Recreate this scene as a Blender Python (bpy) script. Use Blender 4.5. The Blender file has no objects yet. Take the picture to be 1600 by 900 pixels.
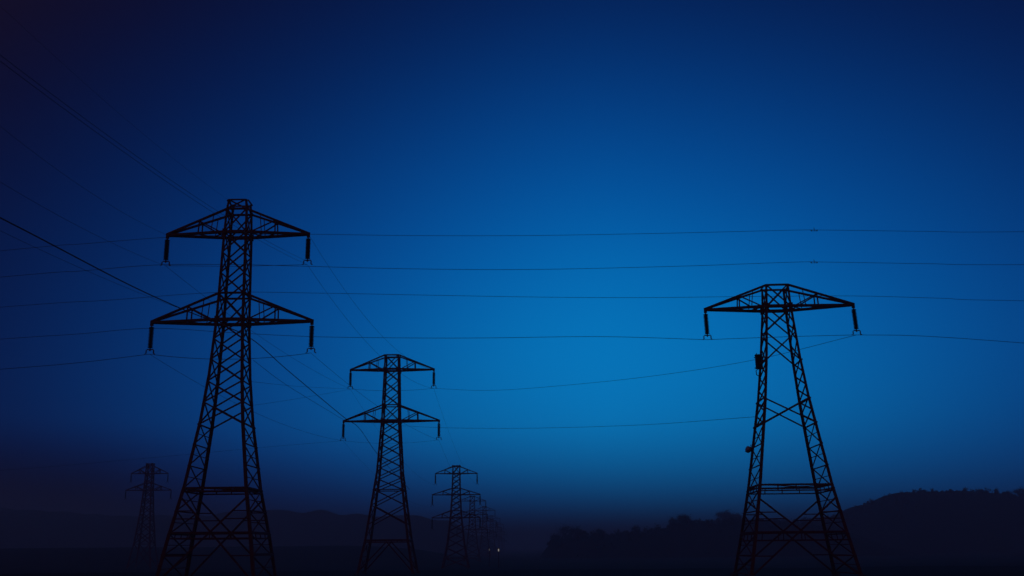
import bpy, math, random
from mathutils import Vector, Matrix
random.seed(7)
S = bpy.context.scene
COL = S.collection
V = Vector
rad = math.radians

# ------------------------------------------------------------------ camera
FPX = 1640.0                       # focal length in pixels of the 1600 px wide photograph
PITCH = math.atan(405 / FPX)
ROLL = rad(0.45)
CAM = V((0, 0, 2.6))
R0, U0, F0 = V((1, 0, 0)), V((0, -math.sin(PITCH), math.cos(PITCH))), V((0, math.cos(PITCH), math.sin(PITCH)))
RR = R0 * math.cos(ROLL) - U0 * math.sin(ROLL)
UU = R0 * math.sin(ROLL) + U0 * math.cos(ROLL)


def at(px, py, Y):
    """point of the world at distance Y whose bearing was measured on the photograph"""
    d = F0 + RR * ((px - 800) / FPX) + UU * ((450 - py) / FPX)
    return CAM + d * (Y / d.y)


cd = bpy.data.cameras.new('camera')
cam = bpy.data.objects.new('camera', cd)
COL.objects.link(cam)
M = Matrix((RR, UU, -F0)).transposed().to_4x4()
M.translation = CAM
cam.matrix_world = M
cd.sensor_width = 36
cd.lens = 36 * FPX / 1600
cd.clip_start, cd.clip_end = 0.1, 20000
S.camera = cam

# ------------------------------------------------------------------ materials


def mat(name, build):
    m = bpy.data.materials.new(name)
    m.use_nodes = True
    nt = m.node_tree
    b = nt.nodes['Principled BSDF']
    build(nt, b)
    return m


def noise_col(nt, b, c1, c2, scale, rough=0.8, metal=0.0, bump=0.0, detail=5):
    tc = nt.nodes.new('ShaderNodeTexCoord')
    n = nt.nodes.new('ShaderNodeTexNoise')
    n.inputs['Scale'].default_value = scale
    n.inputs['Detail'].default_value = detail
    nt.links.new(tc.outputs['Object'], n.inputs['Vector'])
    r = nt.nodes.new('ShaderNodeValToRGB')
    r.color_ramp.elements[0].position, r.color_ramp.elements[1].position = 0.35, 0.68
    r.color_ramp.elements[0].color = (*c1, 1)
    r.color_ramp.elements[1].color = (*c2, 1)
    nt.links.new(n.outputs['Fac'], r.inputs['Fac'])
    nt.links.new(r.outputs['Color'], b.inputs['Base Color'])
    b.inputs['Roughness'].default_value = rough
    b.inputs['Metallic'].default_value = metal
    b.inputs['Specular IOR Level'].default_value = .1 if rough > .9 else .4
    if bump:
        bp = nt.nodes.new('ShaderNodeBump')
        bp.inputs['Strength'].default_value = bump
        nt.links.new(n.outputs['Fac'], bp.inputs['Height'])
        nt.links.new(bp.outputs['Normal'], b.inputs['Normal'])


STEEL = mat('rusted_steel', lambda nt, b: noise_col(nt, b, (.28, .075, .055), (.20, .07, .055), 1.3, .85))
PORC = mat('brown_porcelain', lambda nt, b: noise_col(nt, b, (.09, .035, .03), (.07, .03, .025), 3, .6))
ALU = mat('weathered_conductor', lambda nt, b: noise_col(nt, b, (.10, .10, .11), (.06, .06, .065), 2, .6))
BOXM = mat('dark_enamel', lambda nt, b: noise_col(nt, b, (.06, .05, .05), (.04, .035, .035), 2, .6))
DISHM = mat('pale_dish_paint', lambda nt, b: noise_col(nt, b, (.75, .76, .78), (.6, .61, .63), 4, .25, .7))
CONC = mat('concrete', lambda nt, b: noise_col(nt, b, (.22, .21, .2), (.13, .125, .12), 5, .9, bump=.3))
GRASS = mat('dark_field', lambda nt, b: noise_col(nt, b, (.03, .032, .016), (.055, .045, .025), .35, .95, bump=.6, detail=9))
HILLM = mat('hillside_scrub', lambda nt, b: noise_col(nt, b, (.028, .035, .018), (.05, .042, .025), .02, .95, detail=9))
LEAF = mat('leaves', lambda nt, b: noise_col(nt, b, (.03, .042, .018), (.055, .06, .03), .4, .8))
BARK = mat('bark', lambda nt, b: noise_col(nt, b, (.06, .045, .03), (.03, .024, .018), 3, .9))


def lamp_mat(nt, b):
    b.inputs['Base Color'].default_value = (.8, .8, .8, 1)
    b.inputs['Emission Color'].default_value = (1, .93, .85, 1)
    b.inputs['Emission Strength'].default_value = LAMP_E


LAMP_E = .28
LAMPM = mat('lit_lamp', lamp_mat)
LAMP_E = 0.06
LAMPDIM = mat('dim_lamp', lamp_mat)

# ------------------------------------------------------------------ mesh helpers


class MB:
    def __init__(s):
        s.v, s.f = [], []

    def bar(s, p, q, w, d=None, w2=None, ref=None):
        """box beam from p to q, w wide, d deep"""
        p, q = V(p), V(q)
        d = d or w
        k = (w2 / w) if w2 else 1.0
        t = (q - p).normalized()
        r = ref or (V((0, 0, 1)) if abs(t.z) < .9 else V((0, 1, 0)))
        a = t.cross(r).normalized()
        b = a.cross(t)
        i = len(s.v)
        for c, m in ((p, 1), (q, k)):
            for x, y in ((-1, -1), (1, -1), (1, 1), (-1, 1)):
                s.v.append(c + a * (x * w * m / 2) + b * (y * d * m / 2))
        s.f += [(i, i + 3, i + 2, i + 1), (i + 4, i + 5, i + 6, i + 7)]
        s.f += [(i + k2, i + (k2 + 1) % 4, i + 4 + (k2 + 1) % 4, i + 4 + k2) for k2 in range(4)]

    def angle(s, p, q, w, sx, sy, th=None):
        """L-section leg whose two flanges point inwards (towards -sx, -sy)"""
        p, q = V(p), V(q)
        th = th or w * .3
        i = len(s.v)
        sec = [(0, 0), (-w, 0), (-w, -th), (-th, -th), (-th, -w), (0, -w)]
        for c in (p, q):
            for x, y in sec:
                s.v.append(c + V((x * sx + w * .4 * sx, y * sy + w * .4 * sy, 0)))
        n = 6
        s.f += [tuple(i + j for j in range(n)), tuple(i + n + j for j in reversed(range(n)))]
        s.f += [(i + j, i + n + j, i + n + (j + 1) % n, i + (j + 1) % n) for j in range(n)]

    def box(s, c, sx, sy, sz):
        c = V(c)
        s.bar(c - V((0, 0, sz / 2)), c + V((0, 0, sz / 2)), sx, sy, ref=V((0, 1, 0)))

    def lathe(s, c, prof, n=14, axis=None):
        """prof: (radius, along) pairs; axis defaults to -z (hanging)"""
        ax = (axis or V((0, 0, -1))).normalized()
        a = ax.cross(V((0, 1, 0)) if abs(ax.y) < .9 else V((1, 0, 0))).normalized()
        b = ax.cross(a)
        i = len(s.v)
        for r, h in prof:
            for k in range(n):
                t = 2 * math.pi * k / n
                s.v.append(V(c) + ax * h + a * (r * math.cos(t)) + b * (r * math.sin(t)))
        for j in range(len(prof) - 1):
            for k in range(n):
                s.f.append((i + j * n + k, i + j * n + (k + 1) % n, i + (j + 1) * n + (k + 1) % n, i + (j + 1) * n + k))
        s.f.append(tuple(i + k for k in reversed(range(n))))
        s.f.append(tuple(i + (len(prof) - 1) * n + k for k in range(n)))

    def tube(s, pts, r, n=6, r2=None):
        i = len(s.v)
        m = len(pts)
        for j, p in enumerate(pts):
            t = (pts[min(j + 1, m - 1)] - pts[max(j - 1, 0)]).normalized()
            a = t.cross(V((0, 0, 1)) if abs(t.z) < .9 else V((1, 0, 0))).normalized()
            b = a.cross(t)
            rr = r if r2 is None else r + (r2 - r) * j / (m - 1)
            for k in range(n):
                w = 2 * math.pi * k / n
                s.v.append(p + a * (rr * math.cos(w)) + b * (rr * math.sin(w)))
        for j in range(m - 1):
            for k in range(n):
                s.f.append((i + j * n + k, i + j * n + (k + 1) % n, i + (j + 1) * n + (k + 1) % n, i + (j + 1) * n + k))
        s.f.append(tuple(i + k for k in reversed(range(n))))
        s.f.append(tuple(i + (m - 1) * n + k for k in range(n)))

    def leaf(s, c, size):
        n = V((random.gauss(0, 1), random.gauss(0, 1), random.gauss(0, 1))).normalized()
        a = n.orthogonal().normalized() * size * random.uniform(.5, 1)
        b = n.cross(a).normalized() * size * random.uniform(.35, .8)
        i = len(s.v)
        s.v += [c - a, c + b * .6 - a * .2, c + a, c - b * .7 + a * .1]
        s.f.append((i, i + 1, i + 2, i + 3))

    def build(s, name, m, parent=None, smooth=False, loc=None):
        me = bpy.data.meshes.new(name)
        me.from_pydata([tuple(v) for v in s.v], [], s.f)
        me.update()
        if smooth:
            me.polygons.foreach_set('use_smooth', [True] * len(me.polygons))
        me.materials.append(m)
        o = bpy.data.objects.new(name, me)
        COL.objects.link(o)
        if parent:
            o.parent = parent
        if loc is not None:
            o.location = loc
        return o


def tag(o, label=None, cat=None, group=None, kind=None):
    for k, v in (('label', label), ('category', cat), ('group', group), ('kind', kind)):
        if v:
            o[k] = v
    return o


def empty(name, loc):
    o = bpy.data.objects.new(name, None)
    COL.objects.link(o)
    o.location = loc
    return o


def copy_tree(o, parent=None):
    c = o.copy()
    COL.objects.link(c)
    c.parent = parent
    for ch in o.children:
        copy_tree(ch, c)
    return c


def interp(tab, x):
    if x <= tab[0][0]:
        return tab[0][1]
    for (a, va), (b, vb) in zip(tab, tab[1:]):
        if x <= b:
            t = (x - a) / (b - a)
            return va + (vb - va) * t
    return tab[-1][1]


def smooth_interp(tab, x):
    if x <= tab[0][0]:
        return tab[0][1]
    for (a, va), (b, vb) in zip(tab, tab[1:]):
        if x <= b:
            t = (x - a) / (b - a)
            t = t * t * (3 - 2 * t)
            return va + (vb - va) * t
    return tab[-1][1]


# ------------------------------------------------------------------ terrain
FALL = [(-6000, 0), (20, 0), (100, -.5), (172, -1.4), (345, -3.9), (470, -4.7), (600, -5), (8000, -5)]


def ground_z(x, y):
    z = smooth_interp(FALL, y)
    rise = math.exp(-((y - 640) / 130) ** 2) * 9.2 / (1 + math.exp((x + 45) / 12))
    z += rise
    z += .10 * math.sin(x * .11 + y * .05) + .08 * math.sin(x * .043 - y * .071 + 1)
    return z


def make_ground():
    def axis(lim, near):
        a, st, o = 0.0, near, [0.0]
        while a < lim:
            a += st
            st *= 1.075
            o.append(min(a, lim))
        return o
    xs = axis(6000, 3.0)
    xs = [-a for a in reversed(xs[1:])] + xs
    ys = axis(6500, 3.0)
    ys = [-a for a in reversed(axis(400, 12)[1:])] + ys
    m = MB()
    for y in ys:
        for x in xs:
            m.v.append(V((x, y, ground_z(x, y))))
    n = len(xs)
    for j in range(len(ys) - 1):
        for i in range(n - 1):
            m.f.append((j * n + i, j * n + i + 1, (j + 1) * n + i + 1, (j + 1) * n + i))
    return tag(m.build('ground', GRASS, smooth=True), kind='structure')


make_ground()


def ridge_from(pxs, Y):
    return [(at(px, py, Y).x, at(px, py, Y).z) for px, py in pxs]


def hill(name, ridge, Y, x0, x1, depth, nx=160, ny=26, rough=.6):
    m = MB()
    rnd = [(random.uniform(.004, .05), random.uniform(0, 6.3), random.uniform(.3, 1)) for _ in range(9)]
    for j in range(ny + 1):
        v = -1 + 2 * j / ny
        for i in range(nx + 1):
            x = x0 + (x1 - x0) * i / nx
            h = smooth_interp(ridge, x) + 10
            e = min(1, (x - x0) / (.12 * (x1 - x0)), (x1 - x) / (.12 * (x1 - x0)))
            prof = .5 + .5 * math.cos(math.pi * v)
            wob = sum(a * math.sin(f * x * 3 + p + v * 4 * a) for f, p, a in rnd) * rough
            z = -10 + (h * prof + wob * prof)
            m.v.append(V((x, Y + v * depth, z)))
    n = nx + 1
    for j in range(ny):
        for i in range(nx):
            m.f.append((j * n + i, j * n + i + 1, (j + 1) * n + i + 1, (j + 1) * n + i))
    return tag(m.build(name, HILLM, smooth=True), kind='structure')


Y1, Y2, Y3 = 840, 1100, 1600
ridge1 = ridge_from([(838, 872), (862, 850), (885, 840), (940, 836), (1000, 833), (1040, 826), (1060, 819), (1100, 817), (1160, 817), (1240, 820), (1300, 830), (1400, 862)], Y1)
ridge2 = ridge_from([(1020, 850), (1090, 822), (1130, 812), (1200, 815), (1270, 814), (1300, 808), (1350, 788), (1408, 772), (1440, 769), (1540, 769), (1570, 776), (1600, 777), (1680, 770), (1850, 800)], Y2)
ridge3 = ridge_from([(-250, 800), (-80, 790), (60, 797), (180, 806), (300, 806), (430, 797), (500, 799), (560, 805), (650, 806), (700, 815), (750, 838), (800, 870)], Y3)
hill('hills', ridge1, Y1, ridge1[0][0] - 6, ridge1[-1][0], 150, rough=.3)
hill('hills', ridge2, Y2, ridge2[0][0], ridge2[-1][0], 300, rough=.5)
hill('hills', ridge3, Y3, ridge3[0][0], ridge3[-1][0], 420, rough=.8)

# ------------------------------------------------------------------ trees


def crown(m, base, h, w, n_clump, n_leaf, size, low=.25):
    for _ in range(n_clump):
        u = random.random()
        zc = low + (1 - low) * u
        rr = w * .5 * math.sqrt(max(.05, 1 - ((zc - .55) / .5) ** 2)) * math.sqrt(random.random())
        a = random.uniform(0, 6.283)
        c = base + V((rr * math.cos(a), rr * math.sin(a), h * zc * random.uniform(.9, 1.04)))
        sp = w * random.uniform(.09, .17)
        for _ in range(n_leaf):
            m.leaf(c + V((random.gauss(0, sp), random.gauss(0, sp), random.gauss(0, sp))) * 1.0, size * random.uniform(.6, 1.2))


def make_tree(h, w, seed):
    random.seed(seed)
    root = empty('broadleaf_tree', (0, 0, 0))
    t = MB()
    lean = V((random.uniform(-.4, .4), random.uniform(-.4, .4), 0))
    t.tube([V((0, 0, -.8)), V((0, 0, h * .2)) + lean * .3, V((0, 0, h * .45)) + lean, V((0, 0, h * .85)) + lean * 1.4], .035 * h, 8, .008 * h)
    for k in range(7):
        a = k * 2.4 + random.uniform(-.4, .4)
        z = h * random.uniform(.3, .6)
        p = V((0, 0, z)) + lean * (z / h)
        q = p + V((math.cos(a), math.sin(a), random.uniform(.5, 1.1))) * w * .33
        t.tube([p, (p + q) / 2 + V((0, 0, .2)), q], .014 * h, 6, .005 * h)
    t.build('trunk', BARK, root, True)
    c = MB()
    crown(c, V((0, 0, 0)), h, w, 26, 48, .75)
    c.build('crown', LEAF, root)
    return root


protos = [make_tree(11, 13, 3), make_tree(8, 9, 11), make_tree(6, 8, 23)]
TREES = [  # bearing, crown-top height on the photograph, prototype height, which, label
    (884, 823, 0, 'tallest broad dark tree at the low misty end of the right ridge'),
    (899, 826, 1, 'rounded tree just right of the tallest tree on the low ridge end'),
    (868, 838, 2, 'low tree on the outer slope where the right ridge sinks into mist'),
    (912, 833, 2, 'small tree sloping down from the tall clump on the low ridge'),
    (936, 829, 2, 'small pointed tree standing past the notch in the low ridge'),
    (993, 823, 1, 'mid-size tree breaking the even treetops halfway along the low ridge'),
    (1053, 811, 1, 'tree on the ridge step, beside the squarest treetop'),
    (1064, 806, 0, 'square-topped tree standing highest on the ridge step'),
    (1071, 808, 2, 'smaller tree tucked against the square-topped tree on the ridge step'),
]
used = [False] * 3
hts = [11, 8, 6]
for px, py, k, lab in TREES:
    o = protos[k] if not used[k] else copy_tree(protos[k])
    used[k] = True
    p = at(px, py, Y1 - 6 + random.uniform(-5, 5))
    gz = smooth_interp(ridge1, p.x) - .6
    s = max(.6, (p.z - gz) / hts[k] / .98)
    o.location = (p.x, p.y, gz)
    o.scale = (s, s, s)
    o.rotation_euler = (0, 0, random.uniform(0, 6.28))
    tag(o, lab, 'tree', 'trees along the low right ridge')

# one big bump tree on the farther ridge and one at the picture edge
for px, py, lab in ((1131, 800, 'round-headed tree on the farther ridge, left of the single-armed pylon'),
                    (1149, 808, 'lower rounded tree on the farther ridge, close to the single-armed pylon'),
                    (1597, 764, 'tree poking above the big right hill at the picture edge')):
    o = copy_tree(protos[1])
    p = at(px, py, Y2 - 8)
    gz = smooth_interp(ridge2, p.x) - 1.0
    s = max(.8, (p.z - gz) / 8)
    o.location = (p.x, p.y, gz)
    o.scale = (s * 1.6, s * 1.4, s)
    tag(o, lab, 'tree', 'trees on the farther hill')


def woodland(ridge, Y, x0, x1, n, hmin, hmax, spread, leaves, size, label, jit):
    m = MB()
    for _ in range(n):
        x = random.uniform(x0, x1)
        dy = -abs(random.gauss(0, spread))
        dep = jit
        prof = .5 + .5 * math.cos(math.pi * min(1, abs(dy) / dep))
        z = -10 + (smooth_interp(ridge, x) + 10) * prof - .8
        h = random.uniform(hmin, hmax) * (.55 if random.random() < .55 else 1)
        crown(m, V((x, Y + dy, z)), h, h * random.uniform(.9, 1.7), 7, leaves, size, low=.05)
    return tag(m.build('woodland', LEAF), label, 'woodland', kind='stuff')


random.seed(41)
woodland(ridge1, Y1, at(858, 850, Y1).x, at(1305, 830, Y1).x, 260, 2.2, 4.6, 28, 16, .8,
         'dark unbroken scrub and treetops covering the low misty ridge on the right', 150)
woodland(ridge2, Y2, at(1085, 820, Y2).x, at(1700, 780, Y2).x, 420, 1.8, 4.2, 40, 10, 1.1,
         'dark tree cover capping the big rounded hill on the far right', 300)

# ------------------------------------------------------------------ lattice pylons


def tower(name, base, prof, xpan, hz, beams, arms, leg=.26, br=.13, detail=True, side=None, foot=True, rot=0.0, red=()):
    """prof: (z, half width); xpan: (z0, z1, faces); hz: horizontal levels; side: zig-zag levels on the x faces only"""
    root = empty(name, base)
    root.rotation_euler = (0, 0, rot)
    RM = Matrix.Rotation(rot, 3, 'Z')
    hw = lambda z: interp(prof, z)
    C4 = [(-1, -1), (1, -1), (1, 1), (-1, 1)]
    P = lambda c, z: V((c[0] * hw(z), c[1] * hw(z), z))
    ztop = prof[-1][0]
    for sx, sy in C4:
        m = MB()
        for (a, ha), (b, hb) in zip(prof, prof[1:]):
            w = leg * (1 - .35 * a / ztop)
            m.angle((sx * ha, sy * ha, a - .02), (sx * hb, sy * hb, b + .02), w, sx, sy, w * .36)
        lg = m.build('leg', STEEL, root)
        if foot:
            f = MB()
            hb = prof[0][1]
            f.lathe((sx * hb, sy * hb, .28), [(.32, 0), (.38, .06), (.42, 1.6)], 16)
            f.build('footing', CONC, lg)
    m = MB()

    def face_pair(fc):
        # corner index pairs of the four faces and the outward normal
        r = []
        if 'f' in fc:
            r += [(0, 1, V((0, -1, 0)))]
        if 'b' in fc:
            r += [(3, 2, V((0, 1, 0)))]
        if 's' in fc:
            r += [(0, 3, V((-1, 0, 0))), (1, 2, V((1, 0, 0)))]
        return r

    def strut(mm, a, b, w, nrm, off):
        mm.bar(a + nrm * off, b + nrm * off, w, w * .62, ref=nrm)

    for z0, z1, fc in xpan:
        for i, j, n in face_pair(fc):
            a0, b0, a1, b1 = P(C4[i], z0), P(C4[j], z0), P(C4[i], z1), P(C4[j], z1)
            w = br * (1 if z1 - z0 < 4 else 1.15)
            strut(m, a0, b1, w, n, w * .45)
            strut(m, b0, a1, w, n, -w * .45)
    for z, fc in hz:
        for i, j, n in face_pair(fc):
            strut(m, P(C4[i], z), P(C4[j], z), br, n, br * 1.2)
    if side:
        for k, (z0, z1) in enumerate(zip(side, side[1:])):
            for i, j, n in face_pair('s'):
                a0, b0, a1, b1 = P(C4[i], z0), P(C4[j], z0), P(C4[i], z1), P(C4[j], z1)
                w = br * .8
                strut(m, a0, b1, w, n, w * .45)
                strut(m, b0, a1, w, n, -w * .45)
                strut(m, a0, b0, w, n, w * 1.3)
                # short secondary members between the quarter points
                strut(m, a0.lerp(a1, .5), a0.lerp(b1, .5), w * .6, n, -w * 1.3)
                strut(m, b0.lerp(b1, .5), a0.lerp(b1, .5), w * .6, n, -w * 1.3)
    for q, za, zb_ in red:
        u = (za - q) / (za - zb_)
        for i, j, n in face_pair('fb'):
            for c, d in ((i, j), (j, i)):
                e = P(C4[c], za).lerp(P(C4[d], zb_), min(u, 1 - u) if u < .5 else 1) if u < .5 else P(C4[d], za).lerp(P(C4[c], zb_), u)
                strut(m, P(C4[c], q), e, br * .7, n, br * 1.3)
    m.build('bracing', STEEL, root)
    for z, w, dbl in beams:
        m = MB()
        for i, j, n in face_pair('fbs'):
            m.bar(P(C4[i], z) + n * .02, P(C4[j], z) + n * .02, w, w * 1.1, ref=n)
            if dbl:
                m.bar(P(C4[i], z - dbl), P(C4[j], z - dbl), w * .7, w * .7, ref=n)
                for t in (.25, .5, .75):
                    q0, q1 = P(C4[i], z), P(C4[i], z - dbl)
                    r0, r1 = P(C4[j], z), P(C4[j], z - dbl)
                    m.bar(q0.lerp(r0, t), q1.lerp(r1, t), w * .5, ref=n)
        m.bar(P(C4[0], z) + V((0, 0, .03)), P(C4[2], z) + V((0, 0, .03)), w * .5)
        m.bar(P(C4[1], z) - V((0, 0, .08)), P(C4[3], z) - V((0, 0, .08)), w * .5)
        m.build('horizontal_beam', STEEL, root)
    clamps = []
    for A in arms:
        m = MB()
        zb, zt, ci = A['zb'], A['zt'], A.get('ch', .27)
        hb, ht = hw(zb), hw(zt)
        tips = {}
        for sx, L, dz in ((-1, A['left'], 0), (1, A['right'], A.get('lift', 0))):
            tip = V((sx * L, 0, zb + dz))
            tips[sx] = tip
            for sy in (-1, 1):
                bb, tt = V((sx * hb, sy * hb, zb)), V((sx * ht, sy * ht, zt))
                e = tip + V((0, sy * .09, 0))
                m.bar(bb, e, ci, ci, w2=ci * .8)
                m.bar(tt, e + V((0, 0, .10)), ci * .72, ci * .72)
                t = A.get('post', .46)
                pb, pt = bb.lerp(e, t), tt.lerp(e, t)
                m.bar(pb, pt, br * .85)
                m.bar(pt, bb.lerp(e, .06), br * .85)
                if detail:
                    m.bar(bb.lerp(e, .24), tt.lerp(e, .22), br * .5)
                # gusset at the body
                m.bar(bb - V((0, 0, .35)), bb + V((0, 0, .35)), .42, .05, ref=V((0, 1, 0)))
            # plan bracing between the two faces of the arm
            for k in range(4):
                t0, t1 = k / 4, (k + 1) / 4
                s0 = 1 if k % 2 else -1
                p0 = V((sx * hb, s0 * hb, zb)).lerp(tip, t0)
                p1 = V((sx * hb, -s0 * hb, zb)).lerp(tip, t1)
                m.bar(p0, p1, br * .7)
            tpost = A.get('post', .46)
            m.bar(V((sx * ht, -ht, zt)).lerp(tip, tpost), V((sx * ht, ht, zt)).lerp(tip, tpost), br * .7)
            # tip plate with the hanger shackle
            m.bar(tip + V((0, 0, .2)), tip - V((0, 0, .34)), .3, .16, ref=V((0, 1, 0)))
        for sy in (-1, 1):
            m.bar((-hb, sy * hb, zb), (hb, sy * hb, zb), ci * 1.15)
            m.bar((-ht, sy * ht, zt), (ht, sy * ht, zt), ci * .6)
        m.build('crossarm', STEEL, root)
        for sx in (-1, 1):
            tip = tips[sx] - V((0, 0, .30))
            sw = A.get('swing', (0, 0))[0 if sx < 0 else 1]
            ax = V((sw, 0, -1)).normalized()
            ln = A.get('ins', 2.3)
            pr = [(.05, 0), (.05, .12)]
            nd = 15
            for k in range(nd):
                z = .14 + (ln - .2) * k / nd
                dzk = (ln - .2) / nd
                pr += [(.14, z), (.26, z + dzk * .45), (.25, z + dzk * .62), (.14, z + dzk * .8)]
            pr += [(.06, ln - .05), (.05, ln + .12)]
            im = MB()
            im.lathe((0, 0, 0), pr, 12, ax)
            ins = im.build('insulator', PORC, root, True, tip)
            cm = MB()
            e = ax * (ln + .1)
            cm.bar(e + V((0, 0, .1)), e - V((0, 0, .12)), .10)
            # suspension clamp: yoke with two arcing horns, the conductor shoe below
            for hx in (-1, 1):
                cm.tube([e, e + V((hx * .26, 0, .05)), e + V((hx * .36, 0, -.04)), e + V((hx * .36, 0, -.34)), e + V((hx * .50, 0, -.42))], .06, 6)
            cm.build('clamp', STEEL, ins)
            clamps.append(V(base) + RM @ (tip + e + V((0, 0, -.42))))
            clamps.append(V(base) + RM @ tips[sx])
    return root, clamps


def lv(px, Y, zb):
    """height above the tower's base of a level seen at image height py"""
    return lambda py: at(px, py, Y).z - zb


# --- the big two-armed pylon on the left
YL = 100.0
aL = at(372, 367, YL)
bL = V((aL.x, YL, ground_z(aL.x, YL)))
z = lv(372, YL, bL.z)
zz = lambda py: at(350, py, YL).z - bL.z
profL = [(0, 4.4), (zz(835), 3.65), (zz(765), 2.86), (zz(662), 2.0), (zz(590), 1.58), (z(503), 1.27), (z(367), 1.08), (z(331), .98), (z(316), .86)]
lvL = [z(p) for p in (503, 533, 565, 599)] + [zz(632)]
xp = [(b, a, 'fbs') for a, b in zip(lvL, lvL[1:])] + [(zz(666), zz(632), 'fbs')]
up = [z(462) + (z(367) - z(462)) * k / 3 for k in range(4)]
xp += [(a, b, 'fbs') for a, b in zip(up, up[1:])]
xp += [(z(503), z(462), 'fbs'), (z(367), z(331), 'fbs'), (z(331), z(316), 'fs')]
xp += [(.1, zz(779), 'fb')]
hzL = [(z(462), 'fbs'), (z(331), 'fbs'), (z(317), 'fbs'), (zz(666), 's'), (zz(866), 's')]
sideL = [.3, zz(868), zz(835), zz(800), zz(765), zz(730), zz(697), zz(666)]
k1 = (at(481, 367, YL) - at(261, 367, YL)).length / 2
k2 = (at(488, 503, YL) - at(238, 503, YL)).length / 2
towL, cL = tower('lattice_pylon', bL, profL, xp, hzL, [(zz(765), .2, .28), (zz(833), .16, .5)],
                 [dict(zb=z(503), zt=z(462), left=k2 + .1, right=k2 - .1), dict(zb=z(367), zt=z(331), left=k1, right=k1)], side=sideL, leg=.31, br=.14,
                 red=[(zz(800), zz(779), .1), (zz(812), zz(779), .1), (zz(868), zz(779), .1)])
tag(towL, 'tallest two-armed steel pylon, with a boxed peak above its upper arm', 'pylon', 'lattice pylons')

# --- the two-armed pylon in the middle distance
YM = 172.0
aM = at(613, 578, YM)
bM = V((aM.x, YM, ground_z(aM.x, YM)))
z = lv(611, YM, bM.z)
profM = [(0, 4.35), (z(844), 3.35), (z(740), 1.95), (z(658), 1.40), (z(578), 1.17), (z(556), 1.10)]
lvM = [z(p) for p in (658, 676, 694, 712, 730, 748, 766, 790, 820)]
xp = [(b, a, 'fbs') for a, b in zip(lvM, lvM[1:])]
up = [z(634) + (z(578) - z(634)) * k / 3 for k in range(4)]
xp += [(a, b, 'fbs') for a, b in zip(up, up[1:])] + [(z(658), z(634), 'fbs'), (z(578), z(556), 'fbs')]
hzM = [(z(634), 'fbs'), (z(557), 'fbs'), (z(766), 'fbs')]
k1 = (at(678, 578, YM) - at(548, 578, YM)).length / 2
k2 = (at(687, 657, YM) - at(538, 657, YM)).length / 2
# inverted V of the bottom panel is part of the bracing
towM, cM = tower('lattice_pylon', bM, profM, xp, hzM, [(z(844), .22, .3)],
                 [dict(zb=z(658), zt=z(634), left=k2, right=k2, ins=2.3), dict(zb=z(578), zt=z(556), left=k1, right=k1, ins=2.3)],
                 leg=.36, br=.15, side=[.3, z(870), z(844), z(820)])
h1, h0 = profM[1][1], profM[0][1]
for sy in (-1, 1):
    m = MB()
    for sx in (-1, 1):
        m.bar((-.06 * sx, sy * h1, z(846)), (sx * h0 * .97, sy * h0 * .99, .4), .17)
    m.build('foot_brace', STEEL, towM)
tag(towM, 'mid-distance two-armed pylon with a flat top, between the tallest pylon and the distant row', 'pylon', 'lattice pylons')

# --- the single-armed pylon on the right
YR = 105.0
aR = at(1213, 481, YR)
bR = V((aR.x, YR, ground_z(aR.x, YR)))
z = lv(1222, YR, bR.z)
profR = [(0, 5.05), (z(835), 4.25), (z(765), 3.45), (z(625), 2.12), (z(565), 1.68), (z(483), 1.22), (z(448), 1.1)]
xp = [(z(520), z(484), 'fb'), (z(566), z(523), 'fb'), (z(664), z(626), 'fb'), (z(510), z(484), 's'), (z(538), z(510), 's'), (z(566), z(538), 's'), (z(645), z(626), 's'), (z(664), z(645), 's'), (z(482), z(448), 'fbs'), (.1, z(780), 'fb')]
hzR = [(z(449), 'fbs'), (z(566), 's'), (z(664), 's'), (z(626), 's')]
sideR = [.3, z(868), z(835), z(800), z(765), z(730), z(697), z(664)]
xp2 = [(z(606), z(586), 's'), (z(626), z(606), 's'), (z(586), z(566), 's')]
towR, cR = tower('lattice_pylon', bR, profR, xp + xp2, hzR, [(z(760), .17, .55), (z(832), .16, .75)],
                 [dict(zb=z(482), zt=z(449), left=(at(1213, 481, YR) - at(1103, 484, YR)).length, right=(at(1331, 476, YR) - at(1213, 481, YR)).length,
                       lift=.22, swing=(.03, .05), post=.44)], leg=.30, br=.14, side=sideR, rot=rad(-3.0),
                 red=[(z(802), z(780), .1), (z(812), z(780), .1), (z(868), z(780), .1)])
tag(towR, 'single-armed pylon with a dark box and a small dish on its left leg', 'pylon', 'lattice pylons')
# equipment cabinet and dish on its left legs
hwR = lambda q: interp(profR, q)
q = z(562)
hx = hwR(q)
cm = MB()
kx, ky = -hx - .22, hx - .42
cm.box((kx, ky, q), .66, .55, 1.4)
cm.box((kx, ky, q + .74), .74, .62, .06)
cm.box((kx, ky - .29, q), .48, .03, 1.1)
cm.bar((kx - .4, hx, q + .55), (-hx + .2, hx, q + .55), .09)
cm.bar((kx - .4, hx, q - .55), (-hx + .2, hx, q - .55), .09)
cm.bar((kx - .2, ky, q + .7), (kx - .2, ky, q + .95), .06)
cab = cm.build('equipment_box', BOXM, towR)
wm = MB()
wm.tube([V((kx - .1, ky, q - .69)), V((kx - .36, ky, q - .9)), V((kx - .32, ky, q - 1.3)), V((kx + .0, ky, q - 1.5)), V((-hx, hx, q - 1.35))], .05)
wm.tube([V((kx + .15, ky, q - .69)), V((kx + .0, ky, q - 1.1)), V((-hx - .05, hx, q - 1.7))], .04)
wm.build('cable_loop', ALU, cab)
q = z(698)
hx = hwR(q)
dm = MB()
c = V((-hx - .50, hx - .25, q))
ax = V((-.86, -.24, .34)).normalized()
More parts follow.
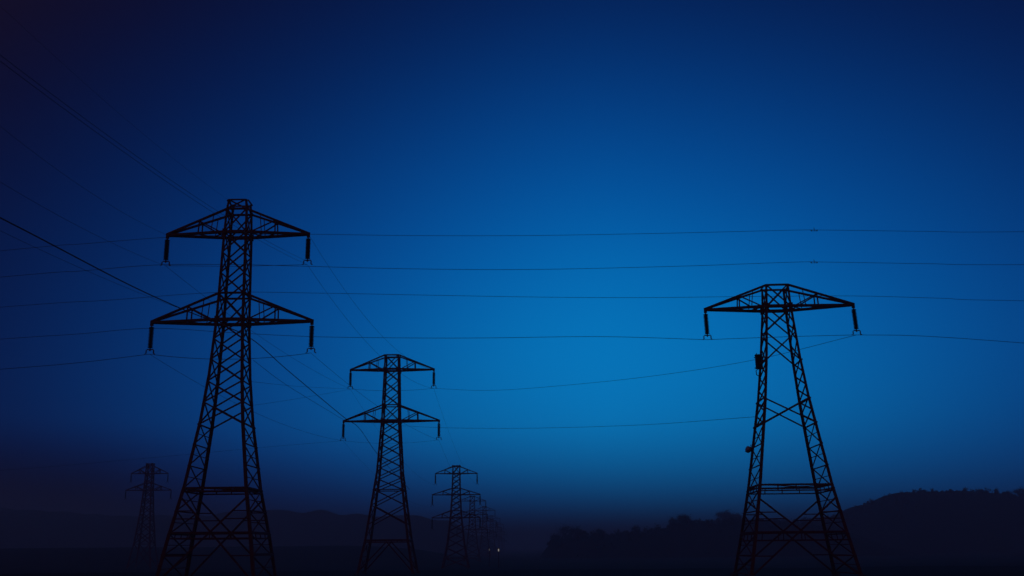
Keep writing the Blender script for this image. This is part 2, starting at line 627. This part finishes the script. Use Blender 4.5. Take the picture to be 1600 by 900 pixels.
# shrouded dish: drum with a glossy bulging radome
dm.lathe(c, [(.06, -.30), (.20, -.28), (.30, -.20), (.34, -.10), (.345, .10), (.33, .13), (.28, .18), (.18, .225), (.05, .245)], 24, ax)
dish = dm.build('dish_antenna', DISHM, towR, True)
bm_ = MB()
bm_.bar(c - ax * .28, V((-hx, hx, q)), .09)
bm_.bar(V((-hx - .15, hx - .1, q - .5)), V((-hx - .15, hx - .1, q + .5)), .08)
bm_.build('bracket', STEEL, dish)

# --- the distant row: three-armed pylons
Y3P = 345.0
a3 = at(713, 740, Y3P)
b3 = V((a3.x, Y3P, ground_z(a3.x, Y3P)))
z = lv(713, Y3P, b3.z)
prof3 = [(0, 4.2), (z(850), 2.75), (z(809), 1.8), (z(773), 1.36), (z(740), 1.18), (z(727), 1.1)]
lv3 = [z(p) for p in (809, 819, 830, 842, 856, 872)]
xp = [(b, a, 'fbs') for a, b in zip(lv3, lv3[1:])] + [(.3, lv3[-1], 'fb')]
for top, bot, n in ((740, 773, 4), (773, 809, 4)):
    s = [z(bot) + (z(top) - z(bot)) * k / n for k in range(n + 1)]
    xp += [(a, b, 'fbs') for a, b in zip(s, s[1:])]
xp += [(z(740), z(727), 'fbs')]
tow3, c3 = tower('lattice_pylon', b3, prof3, xp, [(z(728), 'fbs')], [(z(872), .2, 0)],
                 [dict(zb=z(809), zt=z(798), left=7.7, right=7.7, ins=3.0, ch=.3), dict(zb=z(773), zt=z(763), left=7.7, right=7.7, ins=2.8, ch=.3),
                  dict(zb=z(740), zt=z(729), left=6.75, right=6.75, ins=2.8, ch=.3)], leg=.42, br=.2, detail=False)
tag(tow3, 'three-armed pylon leading the dense distant row, beside the mid-distance pylon', 'pylon', 'distant row of pylons')
ROW = [(738, 540, 'second three-armed pylon of the distant row, half hidden behind the leading one'),
       (757, 690, 'third pylon of the distant row, its thin arms fading into the blue'),
       (768, 860, 'fourth pylon of the distant row, faint above the pair of small lights'),
       (776, 1080, 'fifth and very faint pylon of the distant row, straight above the bright lamp'),
       (782, 1350, 'sixth pylon of the distant row, hardly visible in the haze'),
       (786, 1700, 'last and smallest pylon of the distant row, lost in the haze')]
for px, Y, lab in ROW:
    o = copy_tree(tow3)
    p = at(px, 800, Y)
    o.location = (p.x, Y, ground_z(p.x, Y))
    tag(o, lab, 'pylon', 'distant row of pylons')

# --- lone far pylon on the left
YF = 405.0
a4 = at(234, 740, YF)
b4 = V((a4.x, YF, ground_z(a4.x, YF)))
z = lv(234, YF, b4.z)
prof4 = [(0, 4.4), (z(850), 3.0), (z(800), 1.9), (z(766), 1.4), (z(740), 1.2), (z(724), 1.1)]
lv4 = [z(p) for p in (766, 777, 789, 802, 816, 832, 850)]
xp = [(b, a, 'fbs') for a, b in zip(lv4, lv4[1:])] + [(.3, lv4[-1], 'fb')]
s = [z(766) + (z(740) - z(766)) * k / 3 for k in range(4)]
xp += [(a, b, 'fbs') for a, b in zip(s, s[1:])] + [(z(740), z(724), 'fbs')]
tow4, c4 = tower('lattice_pylon', b4, prof4, xp, [(z(725), 'fbs')], [(z(850), .2, 0)],
                 [dict(zb=z(766), zt=z(755), left=8.6, right=8.6, ins=2.7, ch=.32), dict(zb=z(740), zt=z(728), left=7.0, right=7.0, ins=2.7, ch=.32)],
                 leg=.52, br=.26, detail=False)
tag(tow4, 'small faint two-armed pylon far off to the left of the tallest pylon', 'pylon', 'lattice pylons')

# ------------------------------------------------------------------ overhead cables
RC = .025


def catmull(pts, n=14):
    P = [pts[0] * 2 - pts[1]] + list(pts) + [pts[-1] * 2 - pts[-2]]
    out = []
    for i in range(1, len(P) - 2):
        a, b, c, d = P[i - 1:i + 3]
        for k in range(n):
            t = k / n
            out.append(.5 * ((2 * b) + (c - a) * t + (2 * a - 5 * b + 4 * c - d) * t * t + (3 * b - 3 * c + d - a) * t ** 3))
    out.append(pts[-1])
    return out


def span(a, b, sag, n=36):
    return [a.lerp(b, t / n) - V((0, 0, 4 * sag * (t / n) * (1 - t / n))) for t in range(n + 1)]


def cable(paths, r, label, group):
    m = MB()
    if isinstance(paths[0], Vector):
        paths = [paths]
    pts = []
    for p in paths:
        pts += p if not pts else p[1:]
    m.tube(pts, r, 6)
    return tag(m.build('overhead_cable', ALU, smooth=True), label, 'cable', group)


def incoming(A, pys, r, label):
    """cable along the line from attachment A back over the viewer's left; pys: measured (px, py)"""
    num = [[0, 0], [0, 0]]
    rhs = [0, 0]
    for px, py in pys:                      # least squares parabola through A
        d = at(px, py, 1.0) - CAM
        Y = A.x / d.x
        t, dz = A.y - Y, CAM.z + d.z * Y - A.z
        num[0][0] += t * t
        num[0][1] += t ** 3
        num[1][0] += t ** 3
        num[1][1] += t ** 4
        rhs[0] += dz * t
        rhs[1] += dz * t * t
    D = num[0][0] * num[1][1] - num[0][1] * num[1][0]
    b = (rhs[0] * num[1][1] - rhs[1] * num[0][1]) / D
    c = (num[0][0] * rhs[1] - num[1][0] * rhs[0]) / D
    P = [A + V((0, -t, b * t + c * t * t)) for t in [k * 2.5 for k in range(41)]]
    return cable(P, r, label, G1)


G1 = 'cables along the line of pylons'
G2 = 'cables crossing behind and between the pylons'
# clamps: [clamp, tip] left then right, lower arm then upper arm
LlC, LlT, LrC, LrT, LulC, LulT, LurC, LurT = cL
MlC, MlT, MrC, MrT, MulC, MulT, MurC, MurT = cM
RI = .011
incoming(LulT, [(160, 312), (60, 245), (0, 196)], RI, 'faint cable rising from the tallest pylon upper left arm tip to the picture edge')
incoming(LulC, [(160, 372), (100, 342), (0, 284)], RI * 1.1, 'cable rising leftwards from the upper left insulator of the tallest pylon')
incoming(LurC + V((0, 0, .34)), [(335, 326), (215, 246), (100, 163), (0, 84)], RI, 'upper of the close pair of cables rising high at the left')
incoming(LurC, [(335, 332), (215, 254), (100, 172), (0, 93)], RI, 'lower of the close pair of cables rising high at the left')
pk = bL + V((-.8, 0, profL[-1][0]))
incoming(pk, [(280, 255), (180, 172)], RI * .6, 'thin earth wire rising leftwards from the boxed peak of the tallest pylon')
incoming(at(289, 484.5, 100.0), [(200, 450), (100, 408), (0, 360)], RI * 1.1, 'pale cable just below the thickest cable, ending on the lower left arm')
# thick cable that passes the tallest pylon and runs on to the middle one
d0 = [at(0, 340, 66), at(60, 371, 72), at(200, 444, 90), at(285, 483, 104), at(340, 505, 112), at(395, 531, 121), at(450, 579, 138), at(535, 650, 168)]
e0 = d0[0] + (d0[0] - d0[1]) * 2
cable(catmull([e0] + d0 + [at(562, 670, 190), at(592, 712, 235), at(640, 765, 320)]), .05,
      'thickest darkest cable, slanting past the tallest pylon down to the middle pylon', G1)
cable(catmull([at(396, 563, 126), at(450, 603, 140), at(535, 655, 171), MlT]), RC, 'thin cable slanting just under the thickest cable to the middle pylon lower left tip', G1)
for A, B, sag, lab in ((LulC, MulC, 1.0, 'upper left insulators'), (LlC, MlC, 1.4, 'lower left insulators'),
                       (LurC, MurC, 2.6, 'upper right insulators'), (LurT, MurT, 2.9, 'upper right arm tips'), (LrC, MrC, 1.0, 'lower right insulators')):
    cable(span(A, B, sag), RC * .62, 'cable slanting between the %s of the tallest and the middle pylon' % lab, G1)
T3 = {}
for i, nm in enumerate(('low left', 'low right', 'middle left', 'middle right', 'top left', 'top right')):
    T3[nm] = c3[i * 2]
for A, B, sag, lab in ((MulC, T3['top left'], 3, 'upper left insulator of the middle pylon to the distant row'),
                       (MurC, T3['top right'], 3, 'upper right insulator of the middle pylon down to the distant row'),
                       (MrC, T3['middle right'], 3, 'lower right insulator of the middle pylon down to the distant row'),
                       (MlC, T3['middle left'], 3, 'lower left insulator of the middle pylon to the distant row')):
    cable(span(A, B, sag), RC * .55, 'cable falling from the ' + lab, G1)

# crossing lines
Yc = 125.0


def ext(pts, Y0, Y1_):
    return [at(px, py, Y) for px, py, Y in pts]


def damper(o, p):
    m = MB()
    m.tube([p + V((-.45, 0, -.05)), p + V((-.25, 0, -.12)), p + V((.25, 0, -.12)), p + V((.45, 0, -.05))], .025)
    for s_ in (-1, 1):
        m.lathe(p + V((s_ * .34, 0, .03)), [(.03, 0), (.06, .03), (.06, .16), (.03, .2)], 10)
    m.tube([p + V((0, 0, .3)), p + V((.05, 0, -.15))], .035)
    m.build('vibration_damper', STEEL, o)


def crossing(pts, r, label, damp=None):
    P = [at(*p) for p in pts]
    a, b = P[0] - P[1], P[-1] - P[-2]
    P = [P[0] + a.normalized() * 60 + V((0, 0, -1))] + P + [P[-1] + b.normalized() * 60 + V((0, 0, 1))]
    o = cable(catmull(P), r, label, G2)
    if damp:
        damper(o, at(*damp))
    return o


h1 = [(0, 392, Yc), (130, 381, Yc), (258, 371, Yc)]
crossing(h1 + [(372, 367, Yc), (481, 366, Yc), (640, 368, Yc), (830, 368, Yc), (1060, 364, Yc), (1240, 359.6, Yc), (1300, 359.6, Yc), (1450, 361.5, Yc), (1600, 362, Yc)], RC,
         'topmost near-level cable, level with the tallest pylon upper arm', (1272, 359.3, Yc))
crossing([(0, 433, 110), (120, 424, 110), (245, 414, 110), (372, 413.5, 110), (475, 416, 110), (640, 420, 112), (830, 421, 115), (1060, 416, 120), (1240, 409.6, 123), (1300, 409.6, 123), (1450, 412, 125), (1600, 413.5, 125)], RC,
         'second near-level cable down, with a small fitting right of the picture centre', (1272, 409.3, 123))
crossing([(0, 480, Yc), (170, 469, Yc), (340, 457, Yc), (500, 458, Yc), (660, 461, Yc), (830, 464, Yc), (1000, 465, Yc), (1200, 463, Yc), (1340, 462.5, Yc), (1470, 466, Yc), (1600, 470, Yc)], RC,
         'near-level cable crossing behind the arm of the single-armed pylon')
RlC, RlT, RrC, RrT = cR
P = [at(-420, 562, 118), at(0, 530, 118), at(120, 522, 118), at(237, 513, 118), at(365, 520, 114), at(490, 526, 112), at(640, 528, 110), at(760, 528, 108), at(940, 526, 106), RlC]
cable([catmull(P), span(RlC, RrC, -.04), catmull([RrC, at(1440, 525, 105), at(1600, 536, 105), at(1900, 560, 105)])], RC,
      'near-level cable carried by both insulators of the single-armed pylon', G2)
P = [at(-300, 600, 100), at(0, 577, 100), at(120, 567, 100), LlC]
cable([catmull(P), span(LlC, LrC, .55)], RC, 'cable from the left edge carried by both lower insulators of the tallest pylon', G2)
cable([[LulC + V((0, 0, .0)), LulC.lerp(LurC, .5) - V((0, 0, .12)), LurC]], RC * .8, 'short cable strung between the two upper insulators of the tallest pylon', G2)
cable([span(MulC, MurC, .35), catmull([MurC, at(750, 610, 162), at(830, 606.5, 152), at(1000, 590, 132), at(1175, 563, 116), RrC])], RC * .9,
      'sagging cable from the middle pylon upper insulators up to the single-armed pylon right insulator', G2)
cable(catmull([at(624, 665, 171), at(700, 668.5, 164), at(830, 669, 152), at(1000, 664, 134), at(1183, 651, 103.2)]), RC * .9,
      'lower sagging cable from the middle pylon body to the single-armed pylon left leg', G2)
cable(catmull([at(391, 596, 101.5), at(470, 604, 130), MulC]), RC * .6, 'faint cable sagging from the tallest pylon right leg to the middle pylon', G2)
cable(catmull([at(398, 633, 101.8), at(470, 622, 130), MulC + V((0, .05, -.05))]), RC * .55, 'faintest cable climbing from the tallest pylon right leg to the middle pylon', G2)
cable([catmull([at(-200, 742, 150), at(0, 735, 150), at(250, 714, 160), at(400, 700, 167), MlC]), span(MlC, MrC, .5)], RC * .6,
      'lowest faint cable, behind the tallest pylon legs, to the middle pylon lower insulators', G2)

# ------------------------------------------------------------------ street lamps


def street_lamp(px, py, Y, h, mt, r, label):
    p = at(px, py, Y)
    g = ground_z(p.x, Y)
    root = empty('street_lamp', (p.x, Y, g))
    h = p.z - g
    m = MB()
    m.tube([V((.0, .9, -.3)), V((0, .9, h * .6)), V((0, .85, h * .95)), V((0, .5, h + .25)), V((0, .1, h + .2))], .12, 8, .06)
    m.build('pole', STEEL, root, True)
    m = MB()
    m.lathe((0, 0, h + .25), [(.1, 0), (.42, .1), (.5, .2), (.4, .26)], 14)
    hd = m.build('lamp_head', BOXM, root, True)
    m = MB()
    m.lathe((0, 0, h + .0), [(.3 * r, 0), (r * .9, .15), (r, .4), (r * .8, .7), (r * .3, .85)], 14)
    m.build('bulb', mt, root, True)
    return tag(root, label, 'street lamp', 'lamps below the distant row')


street_lamp(779, 857.5, 360, 5, LAMPM, .2, 'bright white street lamp at the foot of the distant row of pylons')
street_lamp(764.5, 857, 400, 5, LAMPDIM, .17, 'dim second lamp, left of the bright white one')

# ------------------------------------------------------------------ haze
HAZE_D = .001
hz_top = 78.0
m = MB()
x0, x1, y0, y1, z0, z1 = -6100, 6100, -500, 6600, -10.5, hz_top
m.v = [V(p) for p in ((x0, y0, z0), (x1, y0, z0), (x1, y1, z0), (x0, y1, z0), (x0, y0, z1), (x1, y0, z1), (x1, y1, z1), (x0, y1, z1))]
m.f = [(0, 3, 2, 1), (4, 5, 6, 7), (0, 1, 5, 4), (1, 2, 6, 5), (2, 3, 7, 6), (3, 0, 4, 7)]
hm = bpy.data.materials.new('evening_haze')
hm.use_nodes = True
nt = hm.node_tree
nt.nodes.clear()
out = nt.nodes.new('ShaderNodeOutputMaterial')
pv = nt.nodes.new('ShaderNodeVolumePrincipled')
pv.inputs['Color'].default_value = (.85, .86, .9, 1)
pv.inputs['Density'].default_value = HAZE_D
pv.inputs['Anisotropy'].default_value = 0.25
nt.links.new(pv.outputs['Volume'], out.inputs['Volume'])
tag(m.build('haze', hm), kind='stuff')

# ------------------------------------------------------------------ dusk sky
SUN_AZ, SUN_EL = rad(3.5), rad(1.2)
W = bpy.data.worlds.new('World')
S.world = W
W.use_nodes = True
nt = W.node_tree
nt.nodes.clear()
N = nt.nodes.new
L = nt.links.new


def math_(op, a, b=None, c=None):
    n = N('ShaderNodeMath')
    n.operation = op
    for i, v in enumerate((a, b, c)):
        if v is None:
            continue
        if isinstance(v, (int, float)):
            n.inputs[i].default_value = v
        else:
            L(v, n.inputs[i])
    return n.outputs[0]


tc = N('ShaderNodeTexCoord')
sep = N('ShaderNodeSeparateXYZ')
L(tc.outputs['Generated'], sep.inputs[0])
az = math_('ARCTAN2', sep.outputs[0], sep.outputs[1])
el = math_('ARCSINE', sep.outputs[2])
AZ0, EL0, SA, SAL, SB, SBL = .088, .116, .64, .52, .385, .165
ur = math_('SUBTRACT', az, AZ0)
da = math_('ADD', math_('DIVIDE', math_('MAXIMUM', ur, 0.0), SA), math_('DIVIDE', math_('MINIMUM', ur, 0.0), SAL))
up = math_('SUBTRACT', el, EL0)
de = math_('ADD', math_('DIVIDE', math_('MAXIMUM', up, 0.0), SB), math_('DIVIDE', math_('MINIMUM', up, 0.0), math_('MAXIMUM', math_('MULTIPLY_ADD', az, .25, SBL), .07)))
dist = math_('POWER', math_('ADD', math_('POWER', math_('ABSOLUTE', da), 1.7), math_('POWER', math_('ABSOLUTE', de), 1.7)), 1 / 1.7)
ramp = N('ShaderNodeValToRGB')
ramp.color_ramp.interpolation = 'B_SPLINE'
RMAX = 2.0
STOPS = [(0, (0, .295, .80)), (.25, (0, .225, .65)), (.5, (0, .115, .44)), (.75, (.0003, .052, .25)), (1.0, (.0006, .018, .113)), (1.25, (.0016, .006, .045)),
         (1.5, (.0050, .0028, .013)), (2.0, (.014, .008, .021))]
cr = ramp.color_ramp
while len(cr.elements) < len(STOPS):
    cr.elements.new(.5)
for e, (p, c) in zip(cr.elements, STOPS):
    e.position = p / RMAX
    e.color = (*c, 1)
L(math_('DIVIDE', dist, RMAX), ramp.inputs['Fac'])
# dull red glow added low in the unseen sky behind the viewer, reddens the steel
dot = N('ShaderNodeVectorMath')
dot.operation = 'DOT_PRODUCT'
L(tc.outputs['Generated'], dot.inputs[0])
dot.inputs[1].default_value = V((-.45, -.88, .12)).normalized()
glow = math_('POWER', math_('MAXIMUM', dot.outputs['Value'], 0.0), 5.0)
gc = N('ShaderNodeMix')
gc.data_type = 'RGBA'
gc.inputs['A'].default_value = (0, 0, 0, 1)
gc.inputs['B'].default_value = (.035, .009, .009, 1)
L(glow, gc.inputs['Factor'])
add = N('ShaderNodeMix')
add.data_type = 'RGBA'
add.blend_type = 'ADD'
add.inputs['Factor'].default_value = 1
L(ramp.outputs['Color'], add.inputs['A'])
L(gc.outputs['Result'], add.inputs['B'])
bg1 = N('ShaderNodeBackground')
L(add.outputs['Result'], bg1.inputs['Color'])
bg1.inputs['Strength'].default_value = 1.0
sky = N('ShaderNodeTexSky')
sky.sky_type = 'NISHITA'
sky.sun_disc = False
sky.sun_elevation = SUN_EL
sky.sun_rotation = SUN_AZ
sky.ozone_density = 8
sky.air_density = 1.5
bg2 = N('ShaderNodeBackground')
L(sky.outputs['Color'], bg2.inputs['Color'])
bg2.inputs['Strength'].default_value = .0006
ad = N('ShaderNodeAddShader')
L(bg1.outputs[0], ad.inputs[0])
L(bg2.outputs[0], ad.inputs[1])
wo = N('ShaderNodeOutputWorld')
L(ad.outputs[0], wo.inputs['Surface'])

sl = bpy.data.lights.new('sun', 'SUN')
sl.energy = .004
sl.angle = rad(.5)
sl.color = (1, .85, .75)
so = bpy.data.objects.new('sun', sl)
COL.objects.link(so)
sd = V((math.sin(SUN_AZ) * math.cos(SUN_EL), math.cos(SUN_AZ) * math.cos(SUN_EL), math.sin(SUN_EL)))
so.rotation_euler = sd.to_track_quat('Z', 'Y').to_euler()
so.location = (0, 0, 60)

# ------------------------------------------------------------------ render settings
S.view_settings.view_transform = 'Standard'
S.view_settings.look = 'None'
S.view_settings.exposure = 0
S.view_settings.gamma = 1
S.view_settings.use_curve_mapping = False
S.cycles.volume_bounces = 1
S.cycles.max_bounces = 6
S.cycles.use_denoising = True
try:
    S.cycles.denoiser = 'OPENIMAGEDENOISE'
    S.cycles.denoising_input_passes = 'RGB_ALBEDO_NORMAL'
except Exception as ex:
    print('denoiser', ex)
